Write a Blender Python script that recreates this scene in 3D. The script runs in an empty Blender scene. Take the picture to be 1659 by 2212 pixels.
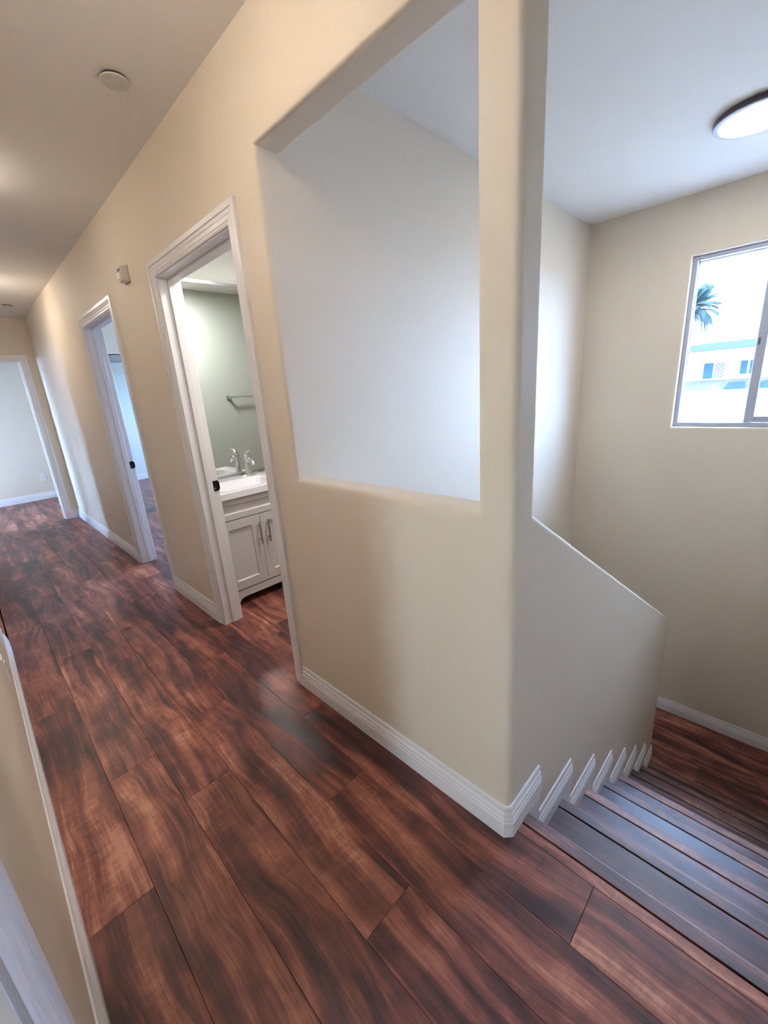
import bpy, bmesh, math, random
from mathutils import Vector, Matrix

# ------------------------------------------------------------------ camera, sky, sun, exposure
scene = bpy.context.scene
COL = scene.collection
random.seed(7)

cam_d = bpy.data.cameras.new('camera')
cam_d.sensor_fit = 'HORIZONTAL'
cam_d.sensor_width = 36.0
cam_d.lens = 36.0 * 897.65 / 1659.0
cam_d.clip_start = 0.02
cam_d.clip_end = 400
cam = bpy.data.objects.new('camera', cam_d)
COL.objects.link(cam)
cam.location = (-0.9073, -0.4693, 1.3864)
cam.rotation_euler = (1.2832, 0.0686, -0.7956)
scene.camera = cam

world = bpy.data.worlds.new('daylight_sky')
scene.world = world
world.use_nodes = True
bg = world.node_tree.nodes['Background']
bg.inputs['Color'].default_value = (0.42, 0.62, 1.0, 1)
bg.inputs['Strength'].default_value = 21.5

sun_d = bpy.data.lights.new('sun', 'SUN')
sun_d.energy = 8.0
sun_d.angle = 0.01
sun_d.color = (1.0, 0.93, 0.82)
sun = bpy.data.objects.new('sun', sun_d)
COL.objects.link(sun)
sun.rotation_euler = Vector((0.5, 0.33, -0.80)).to_track_quat('-Z', 'Y').to_euler()

scene.view_settings.view_transform = 'Standard'
scene.view_settings.look = 'None'
scene.view_settings.gamma = 1.0
scene.view_settings.use_curve_mapping = False
scene.view_settings.exposure = 1.54
scene.cycles.max_bounces = 7
scene.cycles.diffuse_bounces = 4
scene.cycles.glossy_bounces = 4
scene.cycles.transparent_max_bounces = 16
scene.cycles.sample_clamp_indirect = 8.0
scene.cycles.caustics_reflective = False
scene.cycles.caustics_refractive = False
scene.cycles.use_denoising = True
scene.cycles.use_adaptive_sampling = True
scene.cycles.adaptive_threshold = 0.2
scene.cycles.adaptive_min_samples = 16


def portal(name, loc, normal, sx, sy):
    """sampling portal standing in a window opening: guides sky light through it"""
    d = bpy.data.lights.new(name, 'AREA')
    d.shape = 'RECTANGLE'
    d.size, d.size_y = sx, sy
    d.cycles.is_portal = True
    o = bpy.data.objects.new(name, d)
    COL.objects.link(o)
    o.location = loc
    o.rotation_euler = Vector(normal).to_track_quat('-Z', 'Z').to_euler()
    return o


portal('portal_stair_window', (3.10, -0.19, 1.54), (-1, 0, 0), 0.90, 1.25)
portal('portal_near_room', (-4.62, -1.55, 1.35), (1, 0, 0), 0.75, 1.75)
portal('portal_near_room_rear', (-2.5, -2.33, 1.325), (0, 1, 0), 1.85, 1.9)
portal('portal_left_room', (-4.62, 4.95, 1.225), (1, 0, 0), 0.85, 2.0)
portal('portal_end_room', (-2.62, 7.5, 1.3), (1, 0, 0), 1.65, 1.85)
portal('portal_mirror_room', (3.92, 4.2, 1.575), (-1, 0, 0), 2.05, 1.2)

# ------------------------------------------------------------------ materials
MATS = {}


def new_mat(name):
    m = bpy.data.materials.new(name)
    m.use_nodes = True
    nt = m.node_tree
    b = nt.nodes['Principled BSDF']
    MATS[name] = m
    return m, nt, b


def nd(nt, typ, **kw):
    n = nt.nodes.new(typ)
    for k, v in kw.items():
        if k.startswith('i_'):
            n.inputs[k[2:].replace('_', ' ')].default_value = v
        else:
            setattr(n, k, v)
    return n


def simple(name, col, rough=0.5, metal=0.0, spec=0.5, noise=0.0, nscale=40, bump=0.0, bscale=200, emit=None, estr=0.0, coat=0.0):
    m, nt, b = new_mat(name)
    b.inputs['Base Color'].default_value = (*col, 1)
    b.inputs['Roughness'].default_value = rough
    b.inputs['Metallic'].default_value = metal
    b.inputs['Specular IOR Level'].default_value = spec
    b.inputs['Coat Weight'].default_value = coat
    co = nd(nt, 'ShaderNodeTexCoord')
    if noise > 0:
        n = nd(nt, 'ShaderNodeTexNoise')
        n.inputs['Scale'].default_value = nscale
        n.inputs['Detail'].default_value = 4
        nt.links.new(co.outputs['Object'], n.inputs['Vector'])
        r = nd(nt, 'ShaderNodeMapRange')
        r.inputs['To Min'].default_value = 1 - noise
        r.inputs['To Max'].default_value = 1 + noise
        nt.links.new(n.outputs['Fac'], r.inputs['Value'])
        mx = nd(nt, 'ShaderNodeVectorMath', operation='SCALE')
        mx.inputs[0].default_value = col
        nt.links.new(r.outputs['Result'], mx.inputs['Scale'])
        nt.links.new(mx.outputs[0], b.inputs['Base Color'])
    if bump > 0:
        n = nd(nt, 'ShaderNodeTexNoise')
        n.inputs['Scale'].default_value = bscale
        n.inputs['Detail'].default_value = 3
        nt.links.new(co.outputs['Object'], n.inputs['Vector'])
        bp = nd(nt, 'ShaderNodeBump')
        bp.inputs['Strength'].default_value = bump
        bp.inputs['Distance'].default_value = 0.002
        nt.links.new(n.outputs['Fac'], bp.inputs['Height'])
        nt.links.new(bp.outputs['Normal'], b.inputs['Normal'])
    if emit:
        b.inputs['Emission Color'].default_value = (*emit, 1)
        b.inputs['Emission Strength'].default_value = estr
    return m


def wood_material(name, rough=0.34, tint=(1, 1, 1), spec=0.55):
    m, nt, b = new_mat(name)
    L = nt.links.new
    co = nd(nt, 'ShaderNodeTexCoord')
    oi = nd(nt, 'ShaderNodeObjectInfo')
    off = nd(nt, 'ShaderNodeVectorMath', operation='SCALE')
    off.inputs[0].default_value = (37.3, 91.7, 13.1)
    L(oi.outputs['Random'], off.inputs['Scale'])
    add = nd(nt, 'ShaderNodeVectorMath', operation='ADD')
    L(co.outputs['Object'], add.inputs[0])
    L(off.outputs[0], add.inputs[1])

    def mapped(src, sc):
        mp = nd(nt, 'ShaderNodeVectorMath', operation='MULTIPLY')
        mp.inputs[1].default_value = sc
        L(src, mp.inputs[0])
        return mp.outputs[0]

    def noise(vec, scale, detail, rough_=0.55, dist=0.0):
        n = nd(nt, 'ShaderNodeTexNoise')
        n.inputs['Scale'].default_value = scale
        n.inputs['Detail'].default_value = detail
        n.inputs['Roughness'].default_value = rough_
        n.inputs['Distortion'].default_value = dist
        L(vec, n.inputs['Vector'])
        return n

    # flowing grain: sideways warp, slow along the board
    wn = noise(mapped(add.outputs[0], (2.6, 1.3, 1.0)), 1.0, 2.0)
    wsub = nd(nt, 'ShaderNodeVectorMath', operation='SUBTRACT')
    L(wn.outputs['Color'], wsub.inputs[0])
    wsub.inputs[1].default_value = (0.5, 0.5, 0.5)
    wsc = mapped(wsub.outputs[0], (0.20, 0.10, 0.0))
    wv = nd(nt, 'ShaderNodeVectorMath', operation='ADD')
    L(add.outputs[0], wv.inputs[0])
    L(wsc, wv.inputs[1])
    streak = noise(mapped(wv.outputs[0], (24.0, 0.8, 1.0)), 1.0, 4.0, 0.66)
    patch = noise(mapped(wv.outputs[0], (8.0, 1.6, 1.0)), 1.0, 2.5, 0.55)
    blotch = noise(mapped(add.outputs[0], (14.0, 7.0, 1.0)), 1.0, 4.0, 0.62)
    fine = noise(mapped(add.outputs[0], (170.0, 4.0, 1.0)), 1.0, 2.0, 0.6)
    curl = noise(mapped(add.outputs[0], (16.0, 60.0, 1.0)), 1.0, 2.5, 0.6)

    def mth(op, a, bb, clamp=False):
        n = nd(nt, 'ShaderNodeMath', operation=op, use_clamp=clamp)
        for i, v in enumerate((a, bb)):
            if isinstance(v, (int, float)):
                n.inputs[i].default_value = v
            else:
                L(v, n.inputs[i])
        return n.outputs[0]

    f = mth('MULTIPLY', streak.outputs['Fac'], 0.60)
    f = mth('ADD', f, mth('MULTIPLY', patch.outputs['Fac'], 0.52))
    f = mth('ADD', f, mth('MULTIPLY', blotch.outputs['Fac'], 0.34))
    # figure (curl) only shows on the paler wood
    cm = mth('MULTIPLY', mth('SUBTRACT', curl.outputs['Fac'], 0.5), mth('SUBTRACT', patch.outputs['Fac'], 0.44, True))
    f = mth('ADD', f, mth('MULTIPLY', cm, 0.7))
    f = mth('ADD', f, mth('MULTIPLY', mth('SUBTRACT', fine.outputs['Fac'], 0.5), 0.15))
    f = mth('ADD', f, mth('MULTIPLY', mth('SUBTRACT', oi.outputs['Random'], 0.5), 0.06))
    # thin tan veins along the grain
    vein = mth('SUBTRACT', 1.0, mth('MULTIPLY', mth('ABSOLUTE', mth('SUBTRACT', streak.outputs['Fac'], 0.56), 0.0), 55.0), True)
    f = mth('ADD', f, mth('MULTIPLY', vein, 0.05))
    rmp = nd(nt, 'ShaderNodeMapRange')
    rmp.inputs['From Min'].default_value = 0.56
    rmp.inputs['From Max'].default_value = 0.92
    L(f, rmp.inputs['Value'])
    cr = nd(nt, 'ShaderNodeValToRGB')
    L(rmp.outputs['Result'], cr.inputs['Fac'])
    e = cr.color_ramp.elements
    stops = [(0.0, (0.026, 0.010, 0.011)), (0.22, (0.058, 0.020, 0.019)), (0.42, (0.118, 0.037, 0.028)),
             (0.60, (0.190, 0.064, 0.044)), (0.80, (0.28, 0.105, 0.066)), (1.0, (0.42, 0.20, 0.125))]
    e[0].position, e[0].color = stops[0][0], (*stops[0][1], 1)
    e[1].position, e[1].color = stops[-1][0], (*stops[-1][1], 1)
    for p, c in stops[1:-1]:
        el = e.new(p)
        el.color = (*c, 1)
    tn = nd(nt, 'ShaderNodeVectorMath', operation='MULTIPLY')
    tn.inputs[1].default_value = tint
    L(cr.outputs['Color'], tn.inputs[0])
    L(tn.outputs[0], b.inputs['Base Color'])
    rr = nd(nt, 'ShaderNodeMapRange')
    rr.inputs['To Min'].default_value = rough - 0.06
    rr.inputs['To Max'].default_value = rough + 0.10
    L(fine.outputs['Fac'], rr.inputs['Value'])
    L(rr.outputs['Result'], b.inputs['Roughness'])
    b.inputs['Specular IOR Level'].default_value = spec
    bp = nd(nt, 'ShaderNodeBump')
    bp.inputs['Strength'].default_value = 0.25
    bp.inputs['Distance'].default_value = 0.0012
    L(fine.outputs['Fac'], bp.inputs['Height'])
    L(bp.outputs['Normal'], b.inputs['Normal'])
    return m


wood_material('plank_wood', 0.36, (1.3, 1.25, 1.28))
wood_material('tread_wood_sky_sheen', 0.36, (0.70, 0.73, 1.25), 0.75)  # blue sky reflection from the window is tinted into the tread colour
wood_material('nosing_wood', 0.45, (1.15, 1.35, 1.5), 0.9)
simple('wall_paint', (0.74, 0.65, 0.53), 0.62, spec=0.35, noise=0.012, nscale=3, bump=0.22, bscale=260)
simple('ceiling_paint', (0.86, 0.84, 0.80), 0.85, spec=0.2, bump=0.28, bscale=160)
simple('bath_paint', (0.68, 0.71, 0.66), 0.5, spec=0.4, bump=0.5, bscale=120)
simple('trim_white', (0.78, 0.765, 0.77), 0.35, bump=0.04, bscale=60)
simple('door_white', (0.80, 0.79, 0.78), 0.4)
simple('groove_dark', (0.012, 0.008, 0.007), 0.8)
simple('black_metal', (0.012, 0.010, 0.012), 0.3, metal=0.6)
simple('strike_hole', (0.25, 0.22, 0.2), 0.3, metal=0.9)
simple('outlet_plastic', (0.82, 0.82, 0.80), 0.35)
simple('slot_dark', (0.05, 0.05, 0.05), 0.6)
simple('alarm_plastic', (0.72, 0.66, 0.60), 0.45, noise=0.05)
simple('cover_plate_paint', (0.68, 0.66, 0.60), 0.6)
simple('bronze_ring', (0.10, 0.085, 0.10), 0.45, metal=0.5)
simple('rim_white', (0.62, 0.68, 0.78), 0.4)
simple('led_diffuser', (0.9, 0.9, 0.9), 0.5, emit=(1.0, 0.93, 0.84), estr=14.0)
simple('led_diffuser_bath', (0.9, 0.9, 0.9), 0.5, emit=(1.0, 0.97, 0.95), estr=62.0)
simple('led_diffuser_warm', (0.9, 0.9, 0.9), 0.5, emit=(1.0, 0.88, 0.74), estr=24.0)
simple('led_diffuser_head', (0.9, 0.9, 0.9), 0.5, emit=(1.0, 0.88, 0.76), estr=19.0)
simple('led_diffuser_fill', (0.9, 0.9, 0.9), 0.5, emit=(1.0, 0.88, 0.74), estr=8.5)  # glow of the added mid-hall fill light
simple('vanity_grey', (0.60, 0.57, 0.55), 0.38)
simple('counter_white', (0.86, 0.85, 0.88), 0.15, coat=0.3)
simple('chrome', (0.82, 0.84, 0.88), 0.06, metal=1.0)
simple('brushed_nickel', (0.42, 0.38, 0.36), 0.32, metal=1.0)
simple('mirror_glass', (0.86, 0.90, 0.88), 0.01, metal=1.0)
simple('aluminium', (0.50, 0.50, 0.52), 0.3, metal=1.0)
simple('window_vinyl', (0.42, 0.44, 0.52), 0.4)
simple('latch_grey', (0.10, 0.10, 0.13), 0.5)
simple('stucco', (0.82, 0.82, 0.80), 0.9, bump=0.3, bscale=20)
simple('ext_white', (0.85, 0.85, 0.84), 0.7)
simple('ext_glass', (0.012, 0.028, 0.034), 0.5, spec=0.0)
simple('ext_panel', (0.010, 0.018, 0.022), 0.6, spec=0.0)
simple('concrete', (0.19, 0.185, 0.175), 0.9, noise=0.08, nscale=2)
simple('palm_leaf', (0.026, 0.048, 0.048), 0.7, spec=0.0)
simple('palm_bark', (0.10, 0.12, 0.13), 0.8, noise=0.3, nscale=8)


def glass_mat():
    m, nt, b = new_mat('pane_glass')
    nt.nodes.remove(b)
    out = nt.nodes['Material Output']
    t = nd(nt, 'ShaderNodeBsdfTransparent')
    t.inputs['Color'].default_value = (0.96, 0.98, 1.0, 1)
    g = nd(nt, 'ShaderNodeBsdfGlossy')
    g.inputs['Roughness'].default_value = 0.02
    mx = nd(nt, 'ShaderNodeMixShader')
    mx.inputs[0].default_value = 0.05
    nt.links.new(t.outputs[0], mx.inputs[1])
    nt.links.new(g.outputs[0], mx.inputs[2])
    nt.links.new(mx.outputs[0], out.inputs['Surface'])


glass_mat()


def fill_filter_mat():
    m, nt, b = new_mat('warm_fill_filter')
    nt.nodes.remove(b)
    t = nd(nt, 'ShaderNodeBsdfTransparent')
    t.inputs['Color'].default_value = (0.95, 0.80, 0.55, 1)  # tint turns blue sky light warm for the hall fill
    nt.links.new(t.outputs[0], nt.nodes['Material Output'].inputs['Surface'])


fill_filter_mat()


def shingle_mat(name, c1, c2, mortar):
    m, nt, b = new_mat(name)
    co = nd(nt, 'ShaderNodeTexCoord')
    mp = nd(nt, 'ShaderNodeMapping')
    mp.inputs['Rotation'].default_value = (0, 0, math.pi / 2)
    nt.links.new(co.outputs['Object'], mp.inputs['Vector'])
    br = nd(nt, 'ShaderNodeTexBrick')
    br.inputs['Color1'].default_value = (*c1, 1)
    br.inputs['Color2'].default_value = (*c2, 1)
    br.inputs['Mortar'].default_value = (*mortar, 1)
    br.inputs['Scale'].default_value = 1.0
    br.inputs['Brick Width'].default_value = 0.5
    br.inputs['Row Height'].default_value = 0.16
    br.inputs['Mortar Size'].default_value = 0.012
    nt.links.new(mp.outputs[0], br.inputs['Vector'])
    nt.links.new(br.outputs['Color'], b.inputs['Base Color'])
    b.inputs['Roughness'].default_value = 0.9
    b.inputs['Specular IOR Level'].default_value = 0.0


shingle_mat('shingle_upper', (0.017, 0.022, 0.023), (0.023, 0.028, 0.028), (0.012, 0.017, 0.018))
shingle_mat('shingle_lower', (0.030, 0.031, 0.031), (0.040, 0.040, 0.038), (0.012, 0.015, 0.017))


# ------------------------------------------------------------------ mesh helpers
class MB:
    def __init__(s):
        s.bm = bmesh.new()

    def poly(s, pts):
        return s.bm.faces.new([s.bm.verts.new(p) for p in pts])

    def box(s, x0, x1, y0, y1, z0, z1):
        v = [s.bm.verts.new(p) for p in ((x0, y0, z0), (x1, y0, z0), (x1, y1, z0), (x0, y1, z0),
                                         (x0, y0, z1), (x1, y0, z1), (x1, y1, z1), (x0, y1, z1))]
        for f in ((0, 3, 2, 1), (4, 5, 6, 7), (0, 1, 5, 4), (1, 2, 6, 5), (2, 3, 7, 6), (3, 0, 4, 7)):
            s.bm.faces.new([v[i] for i in f])
        return s

    def rings(s, rings, cap=True, close=True):
        vs = [[s.bm.verts.new(p) for p in r] for r in rings]
        n = len(vs[0])
        for a, b in zip(vs[:-1], vs[1:]):
            for i in range(n if close else n - 1):
                s.bm.faces.new((a[i], a[(i + 1) % n], b[(i + 1) % n], b[i]))
        if cap:
            s.bm.faces.new(list(reversed(vs[0])))
            s.bm.faces.new(vs[-1])
        return s

    def lathe(s, prof, n=32, loc=(0, 0, 0)):
        """prof: (r, z) list revolved about z"""
        rr = [[(loc[0] + r * math.cos(2 * math.pi * i / n), loc[1] + r * math.sin(2 * math.pi * i / n), loc[2] + z)
               for i in range(n)] for r, z in prof]
        return s.rings(rr)

    def tube(s, pts, rad, n=12):
        pts = [Vector(p) for p in pts]
        rads = rad if isinstance(rad, (list, tuple)) else [rad] * len(pts)
        rings = []
        up = Vector((0.01, 0.02, 1))
        for i, p in enumerate(pts):
            t = (pts[min(i + 1, len(pts) - 1)] - pts[max(i - 1, 0)]).normalized()
            a = t.cross(up)
            if a.length < 1e-3:
                a = t.cross(Vector((1, 0, 0)))
            a.normalize()
            bb = t.cross(a).normalized()
            rings.append([tuple(p + (a * math.cos(2 * math.pi * k / n) + bb * math.sin(2 * math.pi * k / n)) * rads[i])
                          for k in range(n)])
        return s.rings(rings)

    def sweep(s, path, prof, sgn, mapf, seg=None):
        """mitred sweep of an open profile (o, h) along a 2D path; closed onto the path line"""
        n = len(path)
        nrm = []
        for (ax, ay), (bx, by) in zip(path[:-1], path[1:]):
            l = math.hypot(bx - ax, by - ay)
            nrm.append((sgn * (by - ay) / l, -sgn * (bx - ax) / l))
        rings = []
        idx = range(n) if seg is None else (seg, seg + 1)
        for k in idx:
            if k == 0:
                m = nrm[0]
            elif k == n - 1:
                m = nrm[-1]
            else:
                a, b = nrm[k - 1], nrm[k]
                d = 1 + a[0] * b[0] + a[1] * b[1]
                m = ((a[0] + b[0]) / d, (a[1] + b[1]) / d)
            rings.append([mapf(path[k][0] + m[0] * o, path[k][1] + m[1] * o, h) for o, h in prof])
        return s.rings(rings)

    def bevel(s, pred, off, seg=4):
        es = [e for e in s.bm.edges if pred(e.verts[0].co, e.verts[1].co)]
        if es:
            bmesh.ops.bevel(s.bm, geom=es, offset=off, segments=seg, affect='EDGES', profile=0.5, clamp_overlap=True)
        return s

    def build(s, name, mat, parent=None, smooth=False, loc=None, merge=True):
        if merge:
            bmesh.ops.remove_doubles(s.bm, verts=s.bm.verts, dist=1e-6)
        bmesh.ops.recalc_face_normals(s.bm, faces=s.bm.faces)
        me = bpy.data.meshes.new(name)
        s.bm.to_mesh(me)
        s.bm.free()
        if smooth:
            me.polygons.foreach_set('use_smooth', [True] * len(me.polygons))
            try:
                me.set_sharp_from_angle(angle=math.radians(40))
            except Exception:
                pass
        me.materials.append(MATS[mat])
        o = bpy.data.objects.new(name, me)
        COL.objects.link(o)
        if smooth:
            wn = o.modifiers.new('weighted_normal', 'WEIGHTED_NORMAL')
            wn.mode = 'FACE_AREA'
            wn.weight = 80
            wn.keep_sharp = True
        if loc:
            o.location = loc
        if parent:
            o.parent = parent
            o.matrix_parent_inverse = parent.matrix_world.inverted() if False else Matrix.Translation(-Vector(parent.location))
        return o


def tag(o, label=None, cat=None, group=None, kind=None):
    if label:
        o['label'] = label
    if cat:
        o['category'] = cat
    if group:
        o['group'] = group
    if kind:
        o['kind'] = kind
    return o


def empty(name, loc=(0, 0, 0)):
    o = bpy.data.objects.new(name, None)
    o.empty_display_size = 0.1
    o.location = loc
    COL.objects.link(o)
    return o


def struct(o, label, cat):
    return tag(o, label, cat, kind='structure')


def boxobj(name, mat, b, parent=None, bevel=0.0, seg=2, smooth=False):
    m = MB().box(*b)
    if bevel:
        m.bevel(lambda a, c: True, bevel, seg)
    return m.build(name, mat, parent, smooth=smooth or bevel > 0)


# ------------------------------------------------------------------ dimensions (metres)
T = 0.111          # wall thickness
H = 2.503          # ceiling
P0, Q = 0.1064, 0.9474       # big opening along y
ZS, ZT = 1.0605, 2.1809      # big opening sill / head
E = 6.408          # end wall
D = 2.9655         # window wall
LX = 2.3363        # end of the stair half wall
W = 1.0145         # hall width
HB, BT = 0.1135, 0.015       # baseboard
ZL = -3.1          # lower storey floor
R, G, N0 = 0.225, 0.3088, 0.1137   # riser, going, first nosing edge
SY = -1.05         # far side wall of the stairs
BASE = [(-.0006, 0), (BT, 0), (BT, .056), (.0128, .060), (.0135, .063), (.0135, .071), (.0105, .075), (.0112, .079),
        (.0112, .086), (.0072, .093), (.0060, .098), (.0068, .102), (.0062, .109), (.004, HB), (-.0006, HB)]
CASE = [(0, -.0006), (0, .007), (.005, .0095), (.012, .0090), (.016, .0108), (.030, .0115), (.034, .0135), (.042, .0145),
        (.0455, .0125), (.0475, .0125), (.050, .0165), (.069, .0165), (.072, .0145), (.072, -.0006)]


def plane_wall(name, axis, c0, c1, u0, u1, z0, z1, holes=(), mat='wall_paint', bev=None, off=0.02, seg=5):
    """wall slab between c0 and c1 on `axis` ('x' or 'y'); holes = (ua, ub, za, zb) along the other axis"""
    m = MB()
    bm = m.bm
    holes = sorted(holes)

    def P(c, u, z):
        return (c, u, z) if axis == 'x' else (u, c, z)
    verts = {}

    def V(k, u, z):
        key = (k, round(u, 5), round(z, 5))
        if key not in verts:
            verts[key] = bm.verts.new(P((c0, c1)[k], u, z))
        return verts[key]
    cells = []
    cur = u0
    leftz = []
    for h in holes:
        cells.append((cur, h[0], leftz, [h[2], h[3]]))
        cur = h[1]
        leftz = [h[2], h[3]]
    cells.append((cur, u1, leftz, []))
    polys = []
    for a, b, lz, rz in cells:
        if b - a < 1e-6:
            continue
        pts = [(a, z0), (b, z0)]
        pts += [(b, z) for z in sorted(rz) if z0 + 1e-6 < z < z1 - 1e-6]
        pts += [(b, z1), (a, z1)]
        pts += [(a, z) for z in sorted(lz, reverse=True) if z0 + 1e-6 < z < z1 - 1e-6]
        polys.append(pts)
    for h in holes:
        if h[2] > z0 + 1e-6:
            polys.append([(h[0], z0), (h[1], z0), (h[1], h[2]), (h[0], h[2])])
        if h[3] < z1 - 1e-6:
            polys.append([(h[0], h[3]), (h[1], h[3]), (h[1], z1), (h[0], z1)])
    edges = {}
    for pts in polys:
        for k in (0, 1):
            bm.faces.new([V(k, *p) for p in pts])
        n = len(pts)
        for i in range(n):
            a, b = pts[i], pts[(i + 1) % n]
            ke = tuple(sorted([(round(a[0], 5), round(a[1], 5)), (round(b[0], 5), round(b[1], 5))]))
            edges[ke] = edges.get(ke, 0) + 1
    for (a, b), cnt in edges.items():
        if cnt == 1:
            bm.faces.new((V(0, *a), V(0, *b), V(1, *b), V(1, *a)))
    bmesh.ops.recalc_face_normals(bm, faces=bm.faces)
    if bev:
        m.bevel(bev, off, seg)
    return m.build(name, mat, smooth=bool(bev))


def near(a, b, e=1e-4):
    return abs(a - b) < e


# ------------------------------------------------------------------ walls
D1 = (1.176, 1.976)     # bathroom door jambs
D2 = (2.874, 3.663)     # second door jambs
DH = 2.005


def hall_bev(a, b):
    # rounded drywall corners of the post and of the big opening
    if near(a.y, 0) and near(b.y, 0) and near(a.x, b.x) and not near(a.z, b.z):
        return True
    hy = [P0, Q]
    inop = lambda v: (min(abs(v.y - P0), abs(v.y - Q)) < 1e-4) and min(abs(v.z - ZS), abs(v.z - ZT)) < 1e-4
    if inop(a) and inop(b) and near(a.x, b.x):
        if near(a.x, 0):
            return True
        return not (near(a.y, Q) and near(b.y, Q))
    return False


wall_right = struct(plane_wall('wall_right', 'x', 0, T, 0, E, 0, H,
                               [(P0, Q, ZS, ZT), (D1[0] - .02, D1[1] + .02, 0, DH + .02), (D2[0] - .02, D2[1] + .02, 0, DH + .02)],
                               bev=hall_bev),
                    'beige hallway wall with a large pass-through opening onto the stairwell', 'wall')
struct(plane_wall('wall_far', 'y', Q, Q + .11, T, D, ZL, H), 'tall pale wall of the stairwell seen through the opening', 'wall')
WIN = (-0.632, 0.248, 0.955, 2.122)


def win_bev(a, b):
    f = lambda v: (near(v.y, WIN[0]) or near(v.y, WIN[1])) and (near(v.z, WIN[2]) or near(v.z, WIN[3])) and near(v.x, D)
    return f(a) and f(b)


struct(plane_wall('wall_window', 'x', D, D + .15, SY - .11, Q + .11, ZL, H, [WIN], bev=win_bev, off=.016),
       'beige stairwell wall holding the sliding window', 'wall')
# stepped-down half wall with sloping top
SL = (-0.3301 - 1.0385) / (LX - T)
zx = lambda x: 1.0385 + (x - T) * SL
KX0 = T - .021
m = MB()
pl = [(KX0, ZL), (LX, ZL), (LX, zx(LX)), (KX0, zx(KX0))]
m.rings([[(x, 0, z) for x, z in pl], [(x, .11, z) for x, z in pl]])
m.bevel(lambda a, b: near(a.y, b.y) and ((near(a.x, LX) and near(b.x, LX)) or
                                         (near(a.z, zx(a.x)) and near(b.z, zx(b.x)))), .016, 5)
struct(m.build('wall_stair', 'wall_paint', smooth=True), 'half wall with sloping rounded top beside the stairs', 'wall')
struct(plane_wall('wall_side', 'y', SY - .11, SY, 0, D, ZL, H), 'beige wall on the far side of the stairs', 'wall')
struct(plane_wall('wall_rear_right', 'x', 0, T, -2.2, SY - .11, 0, H), 'beige hallway wall behind the stair head', 'wall')
struct(plane_wall('wall_rear', 'y', -2.35, -2.2, -4.65, T, 0, H, [(-3.4, -1.6, .4, 2.25)]), 'beige wall closing the hallway behind the stair head', 'wall')
NEARD = (-.76, .032)
AL = (2.83, 3.75)
LD = (4.87, 5.50)
struct(plane_wall('wall_left', 'x', -W - .11, -W, -2.2, E, 0, H,
                  [(NEARD[0], NEARD[1], 0, DH + .02), (AL[0], AL[1], 0, H), (LD[0], LD[1], 0, 2.03)],
                  bev=lambda a, b: near(a.x, b.x) and near(a.y, AL[0]) and near(b.y, AL[0]) and not near(a.z, b.z), off=.016),
       'beige hallway wall at the left edge', 'wall')
EDOOR = (-.93, -.16)
struct(plane_wall('wall_end', 'y', E, E + .11, -4.65, 3.95, 0, H, [(EDOOR[0] - .02, EDOOR[1] + .02, 0, DH + .02)]),
       'beige wall at the far end of the hallway with a doorway', 'wall')
struct(plane_wall('wall_alcove', 'x', -2.0, -1.9, 2.72, 3.86, 0, H), 'back wall of the recess off the hallway', 'wall')
struct(plane_wall('wall_near_room', 'x', -4.65, -4.5, -2.2, 2.72, 0, H, [(-1.9, -1.2, .5, 2.2)]), 'window wall of the room beside the bottom left casing', 'wall')
struct(plane_wall('wall_alcove_side', 'y', 2.72, AL[0] - .0, -4.65, -W - .11, 0, H), 'side wall of the recess off the hallway', 'wall')
struct(plane_wall('wall_left_room_near', 'y', AL[1], AL[1] + .11, -4.65, -W - .11, 0, H), 'near wall of the room left of the hallway', 'wall')
struct(plane_wall('wall_left_room', 'x', -4.65, -4.5, AL[1] + .11, E, 0, H, [(4.55, 5.35, .25, 2.2)]), 'window wall of the room left of the hallway', 'wall')
BY = 2.66
struct(plane_wall('wall_bath_back', 'y', BY, BY + .11, T, 3.95, 0, H, mat='bath_paint'), 'textured bathroom wall above the mirror', 'wall')
struct(plane_wall('wall_bath_side', 'x', 2.4, 2.51, Q + .11, BY, 0, H, mat='bath_paint'), 'side wall of the bathroom', 'wall')
struct(plane_wall('wall_bath_near', 'y', Q + .11, Q + .118, T, 2.4, 0, H, mat='bath_paint'), 'pale green grey bathroom wall seen in the mirror', 'wall')
CY = 5.74
struct(plane_wall('wall_closet', 'y', CY, CY + .1, T, 3.95, 0, H, [(.25, 3.1, 0, 2.03)]), 'wall above the mirrored closet doors', 'wall')
struct(plane_wall('wall_mirror_room', 'x', 3.8, 3.95, BY + .11, E, 0, H, [(3.2, 5.2, 1.0, 2.15)]), 'window wall of the room with the mirrored closet', 'wall')
struct(plane_wall('wall_end_room_far', 'y', 8.47, 8.62, -2.65, 2.65, 0, H), 'pale daylit wall of the room beyond the far doorway', 'wall')
struct(plane_wall('wall_end_room_left', 'x', -2.65, -2.5, E + .11, 8.47, 0, H, [(6.7, 8.3, .4, 2.2)]), 'window wall of the room beyond the far doorway', 'wall')
struct(plane_wall('wall_end_room_right', 'x', 2.5, 2.65, E + .11, 8.47, 0, H), 'right wall of the room beyond the far doorway', 'wall')
struct(plane_wall('wall_lower', 'x', -.15, 0, SY - .11, Q + .11, ZL, -.15), 'lower wall under the hallway floor', 'wall')
m = MB().box(-4.65, 3.95, -2.35, 8.62, H, H + .15)
struct(m.build('ceiling', 'ceiling_paint'), 'off-white lightly textured ceiling', 'ceiling')
m = MB().box(-.15, D + .15, SY - .11, Q + .11, ZL - .15, ZL)
struct(m.build('floor_lower', 'plank_wood'), 'dark wood floor of the lower storey', 'floor')

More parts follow.
